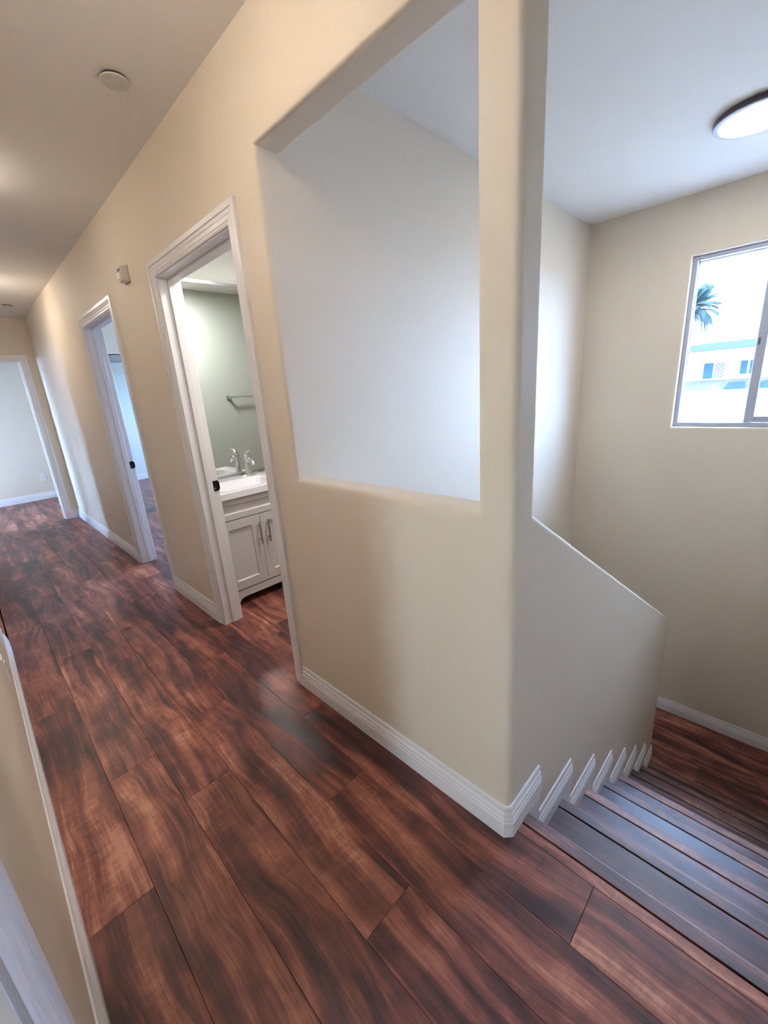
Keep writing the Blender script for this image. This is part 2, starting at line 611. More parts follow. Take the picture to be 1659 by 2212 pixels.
# ------------------------------------------------------------------ floor and planks
m = MB().box(-4.65, .06, -2.35, 8.62, -.15, -.008)
m.box(T + .002, 3.95, Q + .02, 8.62, -.15, -.008)
floor = struct(m.build('floor', 'groove_dark', merge=False), 'dark reddish brown wood plank floor', 'floor')
PLK = {}


def plank(parent, x0, x1, y0, y1, zt, th=0.009, name='plank', mat='plank_wood', ch=.0011, gap=.0003):
    sx, sy = x1 - x0 - gap * 2, y1 - y0 - gap * 2
    if sx < .004 or sy < .01:
        return None
    key = (round(sx, 4), round(sy, 4), th, mat)
    if key not in PLK:
        hx, hy = sx / 2, sy / 2
        mm = MB()
        mm.rings([[(-a, -b, z), (a, -b, z), (a, b, z), (-a, b, z)] for a, b, z in
                  ((hx, hy, -th), (hx, hy, -ch), (hx - ch, hy - ch, 0))])
        o = mm.build(name, mat)
        PLK[key] = o.data
    else:
        o = bpy.data.objects.new(name, PLK[key])
        COL.objects.link(o)
    o.location = ((x0 + x1) / 2, (y0 + y1) / 2, zt)
    o.parent = parent
    o.matrix_parent_inverse = Matrix.Translation(-Vector(parent.location))
    return o


PW, PL_ = 0.1725, 1.178
JO = {-1: 1.627, 0: -.248, 1: .525, 2: .143, 3: .925, 4: 1.235, 5: .71}
rnd = random.Random(3)
for k in range(-13, 15):
    x1 = .032 - PW * k
    x0 = x1 - PW
    j = JO.get(k, rnd.random() * PL_)
    if k == 5:
        x0 = -W + .001
    segs = []
    if 0 <= k <= 5:
        segs = [(-2.1, 8.46)]
    elif k == -1:
        segs = [(Q, 8.46)]
    elif k < -1:
        segs = [(Q + .11, BY), (BY + .11, 6.3)] if x1 < 2.4 else []
        if x1 < .7:
            segs.append((6.52, 8.46))
    else:
        segs = [(-2.1, 2.72)] if x1 < -W - .1 else [(NEARD[0], NEARD[1])]
        segs.append((AL[0], AL[1]) if x0 > -1.9 else (AL[1] + .11, 6.3))
        if x0 < -1.9 and x1 < -W - .11:
            segs = [(-2.1, 2.72), (AL[1] + .11, 6.3)]
        elif x1 >= -W - .11:
            segs = [(NEARD[0], NEARD[1]), (AL[0], AL[1]), (LD[0], LD[1])]
        else:
            segs = [(-2.1, 2.72), (AL[0], AL[1]), (AL[1] + .11, 6.3)]
        if x0 > -1.7:
            segs.append((6.52, 8.46))
    for a, b in segs:
        y = j + math.floor((a - j) / PL_) * PL_
        while y < b:
            ya, yb = max(y, a), min(y + PL_, b)
            plank(floor, x0, x1, ya, yb, 0.0)
            y += PL_
# narrow ripped plank between the last full row and the stair nosing
y = -.64
for ya, yb in ((SY, -.62), (-.62, .0)):
    plank(floor, .032, .0665, ya, yb, 0.0)

# ------------------------------------------------------------------ staircase
stair = empty('staircase', (1.2, -.5, -.8))
tag(stair, 'dark wood stairs with slim nosings going down to the landing', 'staircase')
NW = .0435
for i in range(8):
    nx, z = N0 + i * G, -i * R
    # nosing
    m = MB()
    pr = [(nx - NW, z - .012), (nx - NW, z + .0015), (nx - NW + .002, z + .003), (nx - .006, z + .003), (nx - .0018, z + .001),
          (nx, z - .004), (nx, z - .024), (nx - .004, z - .027), (nx - .018, z - .027), (nx - .018, z - .012)]
    m.rings([[(x, SY + .001, zz) for x, zz in pr], [(x, -.0005, zz) for x, zz in pr]])
    m.bm.verts.ensure_lookup_table()
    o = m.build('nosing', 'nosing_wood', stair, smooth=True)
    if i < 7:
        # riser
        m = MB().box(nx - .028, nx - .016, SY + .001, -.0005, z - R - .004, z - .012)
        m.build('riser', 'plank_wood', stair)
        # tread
        plank(stair, nx - .016, nx + G - NW - .0035, SY + .001, -.0005, z - R, name='tread', mat='tread_wood_sky_sheen')
        # body under the tread
    m = MB().box(nx - G + .0, nx - .03, SY + .001, -.0005, z - R - .10, z - .012)
    if i > 0:
        m.build('stair_core', 'groove_dark', stair)
    else:
        m.bm.free()
# landing
ZLD = -7 * R
xs = N0 + 7 * G + .0005
m = MB().box(xs - .028, LX + .002, SY + .001, -.002, ZLD - .2, ZLD - .009)
m.box(LX + .002, D - .001, SY + .001, Q - .001, ZLD - .2, ZLD - .009)
landing = struct(m.build('floor_landing', 'groove_dark', merge=False), 'dark wood landing below the window', 'floor')
lx = [xs] + [xs + .1725 * n for n in range(1, 4)] + [D - .001]
jl = [-.30, .35, -.75, .1, -.5]
for n in range(len(lx) - 1):
    if n == 0:
        plank(landing, lx[0], lx[1], SY + .001, jl[0], ZLD)
        plank(landing, lx[0], lx[1], jl[0], -.002, ZLD)
        plank(landing, LX + .002, lx[1], -.002, Q - .001, ZLD)
    else:
        plank(landing, lx[n], lx[n + 1], SY + .001, jl[n], ZLD)
        plank(landing, lx[n], lx[n + 1], jl[n], Q - .001, ZLD)
# lower flight turning back behind the half wall
low = empty('lower_staircase', (1.2, .5, -2.4))
tag(low, 'lower dark wood flight turning back behind the half wall', 'staircase')
for i in range(1, 6):
    nx, z = LX - .01 - (i - 1) * G, ZLD - i * R
    MB().box(nx - G - .02, nx, .112, Q - .002, z - .03, z).build('tread', 'plank_wood', low)
    MB().box(nx - .012, nx, .112, Q - .002, z, z + R - .03).build('riser', 'plank_wood', low)

# ------------------------------------------------------------------ baseboards
def base_run(name, path, sgn, label, z0=0.0, kind=True, parent=None):
    m = MB()
    m.sweep(path, BASE, sgn, lambda a, b, h: (a, b, z0 + h))
    o = m.build(name, 'trim_white', parent)
    if kind:
        struct(o, label, 'baseboard')
    return o


OV = .095
C = .0125
base_run('baseboard_right', [(0, D1[0] - .078), (0, C), (C, 0), (N0 + OV, 0)], 1,
         'white baseboard under the pass-through opening, wrapping the post corner')
base_run('baseboard_middle', [(0, D2[0] - .078), (0, D1[1] + .078)], 1, 'short white baseboard between the two hallway doorways')
base_run('baseboard_end', [(EDOOR[1] + .078, E), (0, E), (0, D2[1] + .078)], 1, 'white baseboard along the daylit far end of the hallway')
base_run('baseboard_left', [(-W, .147), (-W, AL[0] - .0125), (-W - .0125, AL[0]), (-1.9, AL[0])], 1, 'white baseboard at the left edge of the photo')
base_run('baseboard_window', [(D, Q), (D, SY + BT)], 1, 'white baseboard on the landing under the window wall', ZLD)
base_run('baseboard_far', [(T, Q + .118), (2.4, Q + .118)], -1, 'white baseboard in the bathroom')
base_run('baseboard_end_room', [(-2.5, 8.47), (2.5, 8.47)], 1, 'white baseboard in the room beyond the far doorway')
base_run('baseboard_mirror_room', [(T, BY + .11), (3.8, BY + .11)], -1, 'white baseboard reflected in the closet mirror')
# stepped pieces beside the stairs
stp = empty('baseboard_stair', (.5, 0, -.3))
struct(stp, 'stepped white baseboard pieces climbing beside the stairs', 'baseboard')
for i in range(8):
    nx, z = N0 + i * G, -i * R
    if i > 0:
        xa = N0 + (i - 1) * G + OV + .0005
        xb = nx + OV if i < 7 else LX - .004
        o = base_run('baseboard_step', [(xa, 0), (xb, 0)], 1, '', z, False, stp)
        del o
    if i < 7:
        m = MB().box(nx - .02, nx + OV - .001, -.0115, 0, z - R + .001, z + .0)
        m.bevel(lambda a, b: True, .001, 1)
        m.build('skirt_board', 'trim_white', stp)

sdp = empty('baseboard_side', (.5, SY, -.3))
struct(sdp, 'stepped white baseboard pieces along the side wall of the stairs', 'baseboard')
for i in range(8):
    nx, z = N0 + i * G, -i * R
    xa = N0 + (i - 1) * G + OV + .0005 if i > 0 else .002
    xb = nx + OV if i < 7 else D
    base_run('baseboard_step', [(xa, SY), (xb, SY)], -1, '', z, False, sdp)
    if i < 7:
        m = MB().box(nx - .02, nx + OV - .001, SY, SY + .0115, z - R + .001, z)
        m.bevel(lambda a, b: True, .001, 1)
        m.build('skirt_board', 'trim_white', sdp)

# ------------------------------------------------------------------ door frames
def casing(parent, path, mapf, sgn, prof=None):
    names = ['casing', 'casing', 'casing']
    for s in range(len(path) - 1):
        m = MB()
        m.sweep(path, prof or CASE, sgn, mapf, seg=s)
        m.build('casing', 'trim_white', parent)


def hall_door(name, ya, yb, label, x0=0.0, x1=T, dirx=1, strike=True, leaf=None):
    """door frame in a wall normal to x; jamb faces at ya / yb"""
    o = empty(name, ((x0 + x1) / 2, (ya + yb) / 2, 0))
    struct(o, label, 'door')
    for (a, b) in ((ya - .02, ya), (yb, yb + .02)):
        boxobj('jamb', 'trim_white', (x0 - .0005, x1 + .0005, a, b, 0.002, DH), o)
    boxobj('jamb_head', 'trim_white', (x0 - .0005, x1 + .0005, ya - .02, yb + .02, DH, DH + .02), o)
    # door stops
    xs_ = x0 + .045
    for (a, b) in ((ya, ya + .011), (yb - .011, yb)):
        boxobj('door_stop', 'trim_white', (xs_, xs_ + .034, a, b, .004, DH), o, .0015, 1)
    boxobj('door_stop', 'trim_white', (xs_, xs_ + .034, ya + .011, yb - .011, DH - .011, DH), o, .0015, 1)
    rv = .006
    path = [(ya - rv, 0.003), (ya - rv, DH + rv), (yb + rv, DH + rv), (yb + rv, 0.003)]
    casing(o, path, lambda u, v, h: (x0 - h, u, v), -1)
    casing(o, path, lambda u, v, h: (x1 + h, u, v), -1)
    if strike:
        sp = MB()
        zc, w2, h2 = .902, .024, .031
        yy = yb - .0125
        xa, xb = x1 - .034, x1 + .010
        sp.box(xa, xb - .006, yb - .003, yb + .0005, zc - h2, zc + h2)
        sp.box(xb - .012, xb, yb - .003, yb + .006, zc - h2 * .72, zc + h2 * .72)
        s_ = sp.build('strike_plate', 'black_metal', o, merge=False)
        boxobj('strike_slot', 'strike_hole', (xa + .008, xa + .020, yb - .0042, yb - .0026, zc - .018, zc - .011), s_)
        s_['label'] = 'black strike plate'
    return o


def door_leaf(parent, hx, hy, width, along, knobz=.93):
    """open leaf: from hinge (hx, hy) along +x or along -y etc.; thickness on +/- side"""
    x0, x1 = hx, hx + width
    leaf = boxobj('door_leaf', 'door_white', (x0, x1, hy, hy + .035, .012, DH - .004), parent, .002, 1)
    # raised panels
    for (pa, pb) in ((.12, .46), (.54, .88)):
        for (za, zb) in ((.15, .85), (1.0, 1.85)):
            boxobj('panel', 'door_white', (x0 + width * pa, x0 + width * pb, hy + .034, hy + .040, za, zb), leaf, .004, 1)
    m = MB()
    kx = x1 - .06
    for s in (-1, 1):
        yy = hy + (.035 if s > 0 else 0)
        m.tube([(kx, yy - s * .002, knobz), (kx, yy + s * .008, knobz)], .03, 16)
        m.tube([(kx, yy + s * .008, knobz), (kx, yy + s * .025, knobz)], .010, 12)
        m.tube([(kx, yy + s * .022, knobz), (kx, yy + s * .028, knobz), (kx, yy + s * .040, knobz), (kx, yy + s * .046, knobz)], [.016, .026, .026, .014], 16)
    k = m.build('knob', 'black_metal', leaf, smooth=True, merge=False)
    k['label'] = 'black door knob'


d1 = hall_door('door_1', D1[0], D1[1], 'white door frame around the bathroom doorway with a black strike plate')
door_leaf(d1, T + .012, D1[0] - .022, .775, 'x')
d2 = hall_door('door_2', D2[0], D2[1], 'white door frame of the doorway showing the mirrored closet')
door_leaf(d2, T + .012, D2[0] - .022, .765, 'x')
# far end door frame (wall normal to y)
de = empty('door_3', ((EDOOR[0] + EDOOR[1]) / 2, E + .055, 0))
struct(de, 'white door frame at the far end of the hallway', 'door')
for (a, b) in ((EDOOR[0] - .02, EDOOR[0]), (EDOOR[1], EDOOR[1] + .02)):
    boxobj('jamb', 'trim_white', (a, b, E - .0005, E + .1105, .002, DH), de)
boxobj('jamb_head', 'trim_white', (EDOOR[0] - .02, EDOOR[1] + .02, E - .0005, E + .1105, DH, DH + .02), de)
for (a, b) in ((EDOOR[0], EDOOR[0] + .011), (EDOOR[1] - .011, EDOOR[1])):
    boxobj('door_stop', 'trim_white', (a, b, E + .045, E + .08, .004, DH), de, .0015, 1)
pth = [(EDOOR[0] - .006, 0.003), (EDOOR[0] - .006, DH + .006), (EDOOR[1] + .006, DH + .006), (EDOOR[1] + .006, 0.003)]
casing(de, pth, lambda u, v, h: (u, E - h, v), -1)
casing(de, pth, lambda u, v, h: (u, E + .11 + h, v), -1)
# near door on the left wall (closed leaf)
dn = empty('door_4', (-W, (NEARD[0] + NEARD[1]) / 2, 0))
struct(dn, 'white door casing at the bottom left corner', 'door')
pth = [(NEARD[0] - .0, 0.003), (NEARD[0] - .0, DH + .006), (NEARD[1] - .006 + .0, DH + .006), (NEARD[1] - .006, 0.003)]
casing(dn, pth, lambda u, v, h: (-W + h, u, v), -1, [(o * 1.68, h) for o, h in CASE])
for (a, b) in ((NEARD[0], NEARD[0] + .012), (NEARD[1] - .012, NEARD[1])):
    boxobj('jamb', 'trim_white', (-W - .11, -W, a, b, .002, DH), dn)
boxobj('jamb_head', 'trim_white', (-W - .11, -W, NEARD[0], NEARD[1], DH, DH + .02), dn)
boxobj('door_leaf', 'door_white', (-W - .11 - .76, -W - .112, NEARD[0] - .005, NEARD[0] + .030, .012, DH - .003), dn, .002, 1)

# ------------------------------------------------------------------ stair window
w1 = empty('window_1', (D + .09, (WIN[0] + WIN[1]) / 2, WIN[2]))
struct(w1, 'grey framed sliding window looking out on a neighbouring roof', 'window')
fx0, fx1 = D + .035, D + .11
ya, yb, za, zb = WIN
FW = .030
for nm, b in (('frame_jamb', (fx0, fx1, yb - FW, yb, za, zb)), ('frame_jamb', (fx0, fx1, ya, ya + FW, za, zb)),
              ('frame_head', (fx0, fx1, ya + FW, yb - FW, zb - FW, zb)), ('frame_sill', (fx0, fx1, ya + FW, yb - FW, za, za + FW))):
    boxobj(nm, 'window_vinyl', b, w1, .003, 1)
ym = -.190
# fixed light (left), then sliding sash in front (right)
boxobj('glazing_bead', 'trim_white', (fx0 + .045, fx0 + .055, yb - FW - .008, yb - FW, za + FW, zb - FW), w1)
boxobj('glazing_bead', 'trim_white', (fx0 + .045, fx0 + .055, ym, yb - FW, zb - FW - .008, zb - FW), w1)
boxobj('glazing_bead', 'trim_white', (fx0 + .045, fx0 + .055, ym, yb - FW, za + FW, za + FW + .006), w1)
boxobj('meeting_rail', 'window_vinyl', (fx0 + .03, fx1 - .01, ym - .012, ym + .026, za + FW, zb - FW), w1, .002, 1)
p_ = boxobj('pane', 'pane_glass', (fx0 + .049, fx0 + .053, ym + .014, yb - FW - .004, za + FW, zb - FW), w1)
sash = boxobj('sash_stile', 'window_vinyl', (fx0 + .002, fx0 + .028, ym - .030, ym + .022, za + FW + .002, zb - FW - .002), w1, .002, 1)
boxobj('sash_stile', 'window_vinyl', (fx0 + .002, fx0 + .028, ya + FW, ya + FW + .035, za + FW + .002, zb - FW - .002), w1, .002, 1)
boxobj('sash_rail', 'window_vinyl', (fx0 + .002, fx0 + .028, ya + FW + .035, ym - .030, za + FW + .002, za + FW + .042), w1, .002, 1)
boxobj('sash_rail', 'window_vinyl', (fx0 + .002, fx0 + .028, ya + FW + .035, ym - .030, zb - FW - .042, zb - FW - .002), w1, .002, 1)
boxobj('pane', 'pane_glass', (fx0 + .013, fx0 + .017, ya + FW + .035, ym - .030, za + FW + .042, zb - FW - .042), w1)
boxobj('latch', 'latch_grey', (fx0 - .006, fx0 + .002, ym + .004, ym + .016, 1.50, 1.545), w1, .002, 1)


def plain_window(name, axis_x, y0, y1, z0, z1, inward, label):
    o = empty(name, (axis_x, (y0 + y1) / 2, z0))
    struct(o, label, 'window')
    a, b = axis_x - .03, axis_x + .03
    f = .04
    boxobj('frame_jamb', 'trim_white', (a, b, y0, y0 + f, z0, z1), o)
    boxobj('frame_jamb', 'trim_white', (a, b, y1 - f, y1, z0, z1), o)
    boxobj('frame_head', 'trim_white', (a, b, y0 + f, y1 - f, z1 - f, z1), o)
    boxobj('frame_sill', 'trim_white', (a, b, y0 + f, y1 - f, z0, z0 + f), o)
    boxobj('meeting_rail', 'trim_white', (a + .01, b - .01, (y0 + y1) / 2 - .02, (y0 + y1) / 2 + .02, z0 + f, z1 - f), o)
    boxobj('pane', 'pane_glass', (axis_x - .002, axis_x + .002, y0 + f, (y0 + y1) / 2 - .02, z0 + f, z1 - f), o)
    boxobj('pane', 'pane_glass', (axis_x - .002, axis_x + .002, (y0 + y1) / 2 + .02, y1 - f, z0 + f, z1 - f), o)


plain_window('window_2', -4.57, 4.55, 5.35, .25, 2.2, 1, 'window lighting the room left of the hallway')
plain_window('window_3', -2.57, 6.7, 8.3, .4, 2.2, 1, 'window lighting the room beyond the far doorway')
plain_window('window_4', 3.87, 3.2, 5.2, 1.0, 2.15, -1, 'window lighting the room with the mirrored closet')

plain_window('window_fill_narrow', -4.57, -1.9, -1.2, .5, 2.2, 1, 'narrow unseen window added for hall fill light, beyond the bottom left door casing')  # added out of view to fill the hall walls with light
w6 = empty('window_fill_wide', (-2.5, -2.27, .5))  # second added window, also unseen, sending fill light along the hall
struct(w6, 'wide unseen window added for hall fill light, beyond the bottom left door casing', 'window')
for nm, b in (('frame_jamb', (-3.4, -3.36, -2.30, -2.24, .4, 2.25)), ('frame_jamb', (-1.64, -1.6, -2.30, -2.24, .4, 2.25)),
              ('frame_head', (-3.36, -1.64, -2.30, -2.24, 2.21, 2.25)), ('frame_sill', (-3.36, -1.64, -2.30, -2.24, .4, .44)),
              ('meeting_rail', (-2.52, -2.48, -2.29, -2.25, .44, 2.21))):
    boxobj(nm, 'trim_white', b, w6)
boxobj('pane', 'pane_glass', (-3.36, -2.52, -2.272, -2.268, .44, 2.21), w6)
boxobj('pane', 'pane_glass', (-2.48, -1.64, -2.272, -2.268, .44, 2.21), w6)
n = 60  # tinted sheets added out of view to warm the fill windows' light
for fn, lb in ((lambda i: (-4.46 + .018 * math.sin(i * 1.9), -2.0 + .9 * i / n), 'unseen cream tinted sheet added to warm the fill light of the narrow window'),
               (lambda i: (-3.5 + 2.0 * i / n, -2.16 + .018 * math.sin(i * 1.9)), 'unseen cream tinted sheet added to warm the fill light of the wide window')):
    m = MB()
    m.rings([[(*fn(i), z) for i in range(n + 1)] for z in (.30, 2.34)], cap=False, close=False)
    tag(m.build('fill_filter_sheet', 'warm_fill_filter'), lb, 'light filter')

# ------------------------------------------------------------------ ceiling fixtures
def flush_light(cx, cy, r, label, diff='led_diffuser', dome=0.0):
    o = empty('ceiling_light', (cx, cy, H))
    tag(o, label, 'light')
    n = 64
    MB().lathe([(r - .03, -.010), (r - .03, 0.0)], n, (cx, cy, H)).build('mounting_plate', 'bronze_ring', o, smooth=True)
    MB().lathe([(r - .012, -.008), (r - .002, -.0085), (r, -.011), (r, -.027), (r - .004, -.030), (r - .02, -.030)], n, (cx, cy, H)).build('side_ring', 'bronze_ring', o, smooth=True)
    m = MB()
    rr = [(r - .001, -.0275), (r - .003, -.0325), (r - .022, -.0335), (r - .024, -.029)]
    m.rings([[(cx + q * math.cos(2 * math.pi * i / n), cy + q * math.sin(2 * math.pi * i / n), H + z) for i in range(n)] for q, z in rr], cap=False)
    m.build('rim', 'rim_white', o, smooth=True)
    prof = [(r - .023, -.0305), (r - .023, -.032), (r - .06, -.0335)]
    if dome:
        prof = [(r - .023, -.0305)] + [((r - .023) * math.cos(a), -.032 - dome * math.sin(a)) for a in (0, .3, .6, .9, 1.2, 1.45)]
    MB().lathe(prof, n, (cx, cy, H)).build('diffuser', diff, o, smooth=True)
    return o


flush_light(2.064, -.118, .180, 'round slim flush ceiling light glowing white over the stairs')
flush_light(-.72, .62, .120, 'round warm flush ceiling light over the hallway beside the pass-through opening', 'led_diffuser_head', .10)
flush_light(-.68, 2.5, .120, 'unseen warm fill light added on the ceiling over the middle of the hallway', 'led_diffuser_fill', .09)  # added out of view to brighten the mid-hall walls and ceiling
flush_light(-.55, 4.7, .120, 'round warm flush ceiling light over the far end of the hallway', 'led_diffuser_warm', .07)
flush_light(.75, 1.58, .150, 'round flush ceiling light in the bathroom', 'led_diffuser_bath')

for cx, cy, r, lb in ((-.207, 1.4476, .0465, 'round white cover plate on the hallway ceiling nearest the camera'),
                      (-.20, 5.69, .050, 'small round cover plate on the ceiling at the far end of the hallway')):
    m = MB().lathe([(r - .006, -.0095), (r - .006, 0)], 40, (cx, cy, H))
    o = m.build('ceiling_cover', 'slot_dark', smooth=True)
    tag(o, lb, 'ceiling cover', 'round ceiling covers')
    m = MB().lathe([(r, -.009), (r, -.013), (r - .002, -.0145), (r - .02, -.0155)], 40, (cx, cy, H))
    m.build('plate', 'cover_plate_paint', o, smooth=True)

# ------------------------------------------------------------------ wall alarm, outlets
al = empty('wall_alarm', (0, 2.42, 2.11))
tag(al, 'small off-white alarm box high on the hallway wall between the doorways', 'alarm')
m = MB()
rr = []
for x, s in ((0.0, .043), (-.004, .043), (-.006, .040), (-.034, .036), (-.040, .032)):
    rr.append([(x, 2.415 - s, 2.112 - s * 1.05), (x, 2.415 + s, 2.112 - s * 1.05), (x, 2.415 + s, 2.112 + s * 1.05), (x, 2.415 - s, 2.112 + s * 1.05)])
m.rings(rr)
m.bevel(lambda a, b: abs(a.x - b.x) > .003, .006, 3)
m.build('body', 'alarm_plastic', al, smooth=True)
boxobj('lens', 'outlet_plastic', (-.048, -.038, 2.395, 2.435, 2.085, 2.118), al, .004, 2)
for k in range(3):
    boxobj('slot', 'slot_dark', (-.0415, -.0395, 2.392 + k * .018, 2.399 + k * .018, 2.124, 2.140), al)


def outlet(loc, normal, label):
    """duplex outlet; built on local axes: u sideways, n outwards"""
    o = empty('wall_outlet', loc)
    tag(o, label, 'outlet', 'duplex wall outlets')
    n = Vector(normal)
    u = Vector((0, 0, 1)).cross(n)

    def place(m, nm, mat, par):
        for v in m.bm.verts:
            c = v.co.copy()
            v.co = Vector(loc) + u * c.x + n * c.y + Vector((0, 0, c.z))
        return m.build(nm, mat, par, smooth=True)
    m = MB().box(-.035, .035, 0, .006, -.057, .057)
    m.bevel(lambda a, b: a.y > .005 and b.y > .005, .003, 2)
    pl_ = place(m, 'cover_plate', 'outlet_plastic', o)
    for s in (-1, 1):
        m = MB()
        m.box(-.0165, .0165, .005, .0085, s * .020 - .0135, s * .020 + .0135)
        m.bevel(lambda a, b: abs(a.y - b.y) > .002, .006, 3)
        rc = place(m, 'receptacle', 'outlet_plastic', pl_)
        m = MB()
        m.box(-.008, -.006, .0078, .0092, s * .020 - .003, s * .020 + .006)
        m.box(.006, .008, .0078, .0092, s * .020 - .003, s * .020 + .006)
        m.box(-.002, .002, .0078, .0092, s * .020 - .009, s * .020 - .005)
        place(m, 'slots', 'slot_dark', pl_)
    m = MB()
    m.box(-.003, .003, .005, .0075, -.003, .003)
    place(m, 'screw', 'brushed_nickel', pl_)


outlet((-.076, 8.47, .36), (0, -1, 0), 'white duplex outlet on the wall of the room beyond the far doorway')
outlet((0, 4.80, .335), (-1, 0, 0), 'white duplex outlet low on the hallway wall near its far end')
outlet((-W, 1.80, .355), (1, 0, 0), 'duplex outlet low on the left hallway wall at the photo edge')

# ------------------------------------------------------------------ bathroom
VX0, VX1, VY0, VY1 = .125, .721, 2.13, 2.64
van = empty('vanity_cabinet', ((VX0 + VX1) / 2, (VY0 + VY1) / 2, 0))
tag(van, 'grey shaker style vanity cabinet with two doors inside the bathroom', 'cabinet')
zc = .766
m = MB()
m.box(VX0, VX0 + .016, VY0 + .02, VY1, .112, zc)
m.box(VX1 - .016, VX1, VY0 + .02, VY1, .112, zc)
m.box(VX0 + .016, VX1 - .016, VY1 - .006, VY1, .112, zc)
m.box(VX0 + .016, VX1 - .016, VY0 + .02, VY1 - .006, .112, .128)
m.box(VX0 + .016, VX1 - .016, VY0 + .02, VY0 + .036, .128, .60)
m.build('body', 'vanity_grey', van, merge=False)
# bracket feet with arched apron
m = MB()
pts = [(VX0, 0), (VX0 + .045, 0), (VX0 + .055, .030), (VX0 + .075, .052), (VX0 + .105, .060), (VX1 - .105, .060), (VX1 - .075, .052),
       (VX1 - .055, .030), (VX1 - .045, 0), (VX1, 0), (VX1, .112), (VX0, .112)]
m.rings([[(x, VY0 + .002, z) for x, z in pts], [(x, VY0 + .022, z) for x, z in pts]])
m.build('apron', 'vanity_grey', van)
for x in (VX0, VX1 - .018):
    boxobj('side_foot', 'vanity_grey', (x, x + .018, VY0 + .02, VY1, 0, .112), van)


def shaker(name, x0, x1, z0, z1, st, yf, parent):
    m = MB()
    y1_ = yf + .019
    m.box(x0, x0 + st, yf, y1_, z0, z1)
    m.box(x1 - st, x1, yf, y1_, z0, z1)
    m.box(x0 + st, x1 - st, yf, y1_, z1 - st, z1)
    m.box(x0 + st, x1 - st, yf, y1_, z0, z0 + st)
    o = m.build(name, 'vanity_grey', parent, merge=False)
    m = MB()
    b = .012
    r1 = [(x0 + st, yf + .001, z0 + st), (x1 - st, yf + .001, z0 + st), (x1 - st, yf + .001, z1 - st), (x0 + st, yf + .001, z1 - st)]
    b = .006
    r2 = [(x0 + st + b, yf + .010, z0 + st + b), (x1 - st - b, yf + .010, z0 + st + b), (x1 - st - b, yf + .010, z1 - st - b), (x0 + st + b, yf + .010, z1 - st - b)]
    m.rings([r1, r2], cap=False)
    m.poly(r2)
    m.build('panel', 'vanity_grey', o)
    return o


xm = (VX0 + VX1) / 2
for x0, x1, hx in ((VX0 + .002, xm - .0015, xm - .021), (xm + .0015, VX1 - .002, xm + .045)):
    dr = shaker('door', x0, x1, .122, .617, .062, VY0, van)
    m = MB()
    m.tube([(hx, VY0 - .030, .408), (hx, VY0 - .030, .568)], .006, 12)
    for z in (.440, .536):
        m.tube([(hx, VY0 - .030, z), (hx, VY0 + .001, z)], .0045, 10)
    h_ = m.build('handle', 'brushed_nickel', dr, smooth=True, merge=False)
    h_['label'] = 'brushed metal bar handle'
shaker('drawer_front', VX0 + .002, VX1 - .002, .623, .762, .040, VY0, van)

# worktop with integrated basin
ct = empty('bathroom_sink', (xm, (VY0 + VY1) / 2, .79))
tag(ct, 'white glossy sink top with integrated basin on the grey vanity', 'sink')
X0, X1, Y0, Y1, Z0, Z1 = .117, .735, 2.111, 2.655, .767, .812
bx0, bx1, by0, by1 = X0 + .07, X1 - .07, Y0 + .06, Y1 - .15
m = MB()
o4 = [(X0, Y0), (X1, Y0), (X1, Y1), (X0, Y1)]


def rrect(x0, x1, y0, y1, r, n=6):
    out = []
    for cx, cy, a0 in ((x1 - r, y0 + r, -90), (x1 - r, y1 - r, 0), (x0 + r, y1 - r, 90), (x0 + r, y0 + r, 180)):
        for i in range(n + 1):
            a = math.radians(a0 + 90 * i / n)
            out.append((cx + r * math.cos(a), cy + r * math.sin(a)))
    return out


def ringz(pts, z):
    return [(x, y, z) for x, y in pts]


outer = rrect(X0, X1, Y0, Y1, .004)
outer2 = rrect(X0 + .003, X1 - .003, Y0 + .003, Y1 - .003, .004)
inner = rrect(bx0, bx1, by0, by1, .05)
in2 = rrect(bx0 + .012, bx1 - .012, by0 + .012, by1 - .012, .05)
in3 = rrect(bx0 + .05, bx1 - .05, by0 + .05, by1 - .05, .06)
m.rings([ringz(outer, Z0), ringz(outer, Z1 - .003), ringz(outer2, Z1), ringz(inner, Z1), ringz(in2, Z1 - .010), ringz(in3, Z1 - .12)], cap=False)
m.poly(ringz(in3, Z1 - .12))
m.build('top', 'counter_white', ct, smooth=True)
MB().lathe([(.02, 0), (.02, .003), (.012, .004)], 24, (xm, (by0 + by1) / 2, Z1 - .1205)).build('drain', 'chrome', ct, smooth=True)

# faucet
FX, FY = .620, 2.575
fa = empty('faucet', (FX, FY, Z1))
tag(fa, 'chrome single lever faucet behind the white basin', 'faucet')
m = MB()
n = 40


def oval(a, b, z):
    return [(FX + a * math.cos(2 * math.pi * i / n), FY + b * math.sin(2 * math.pi * i / n), z) for i in range(n)]


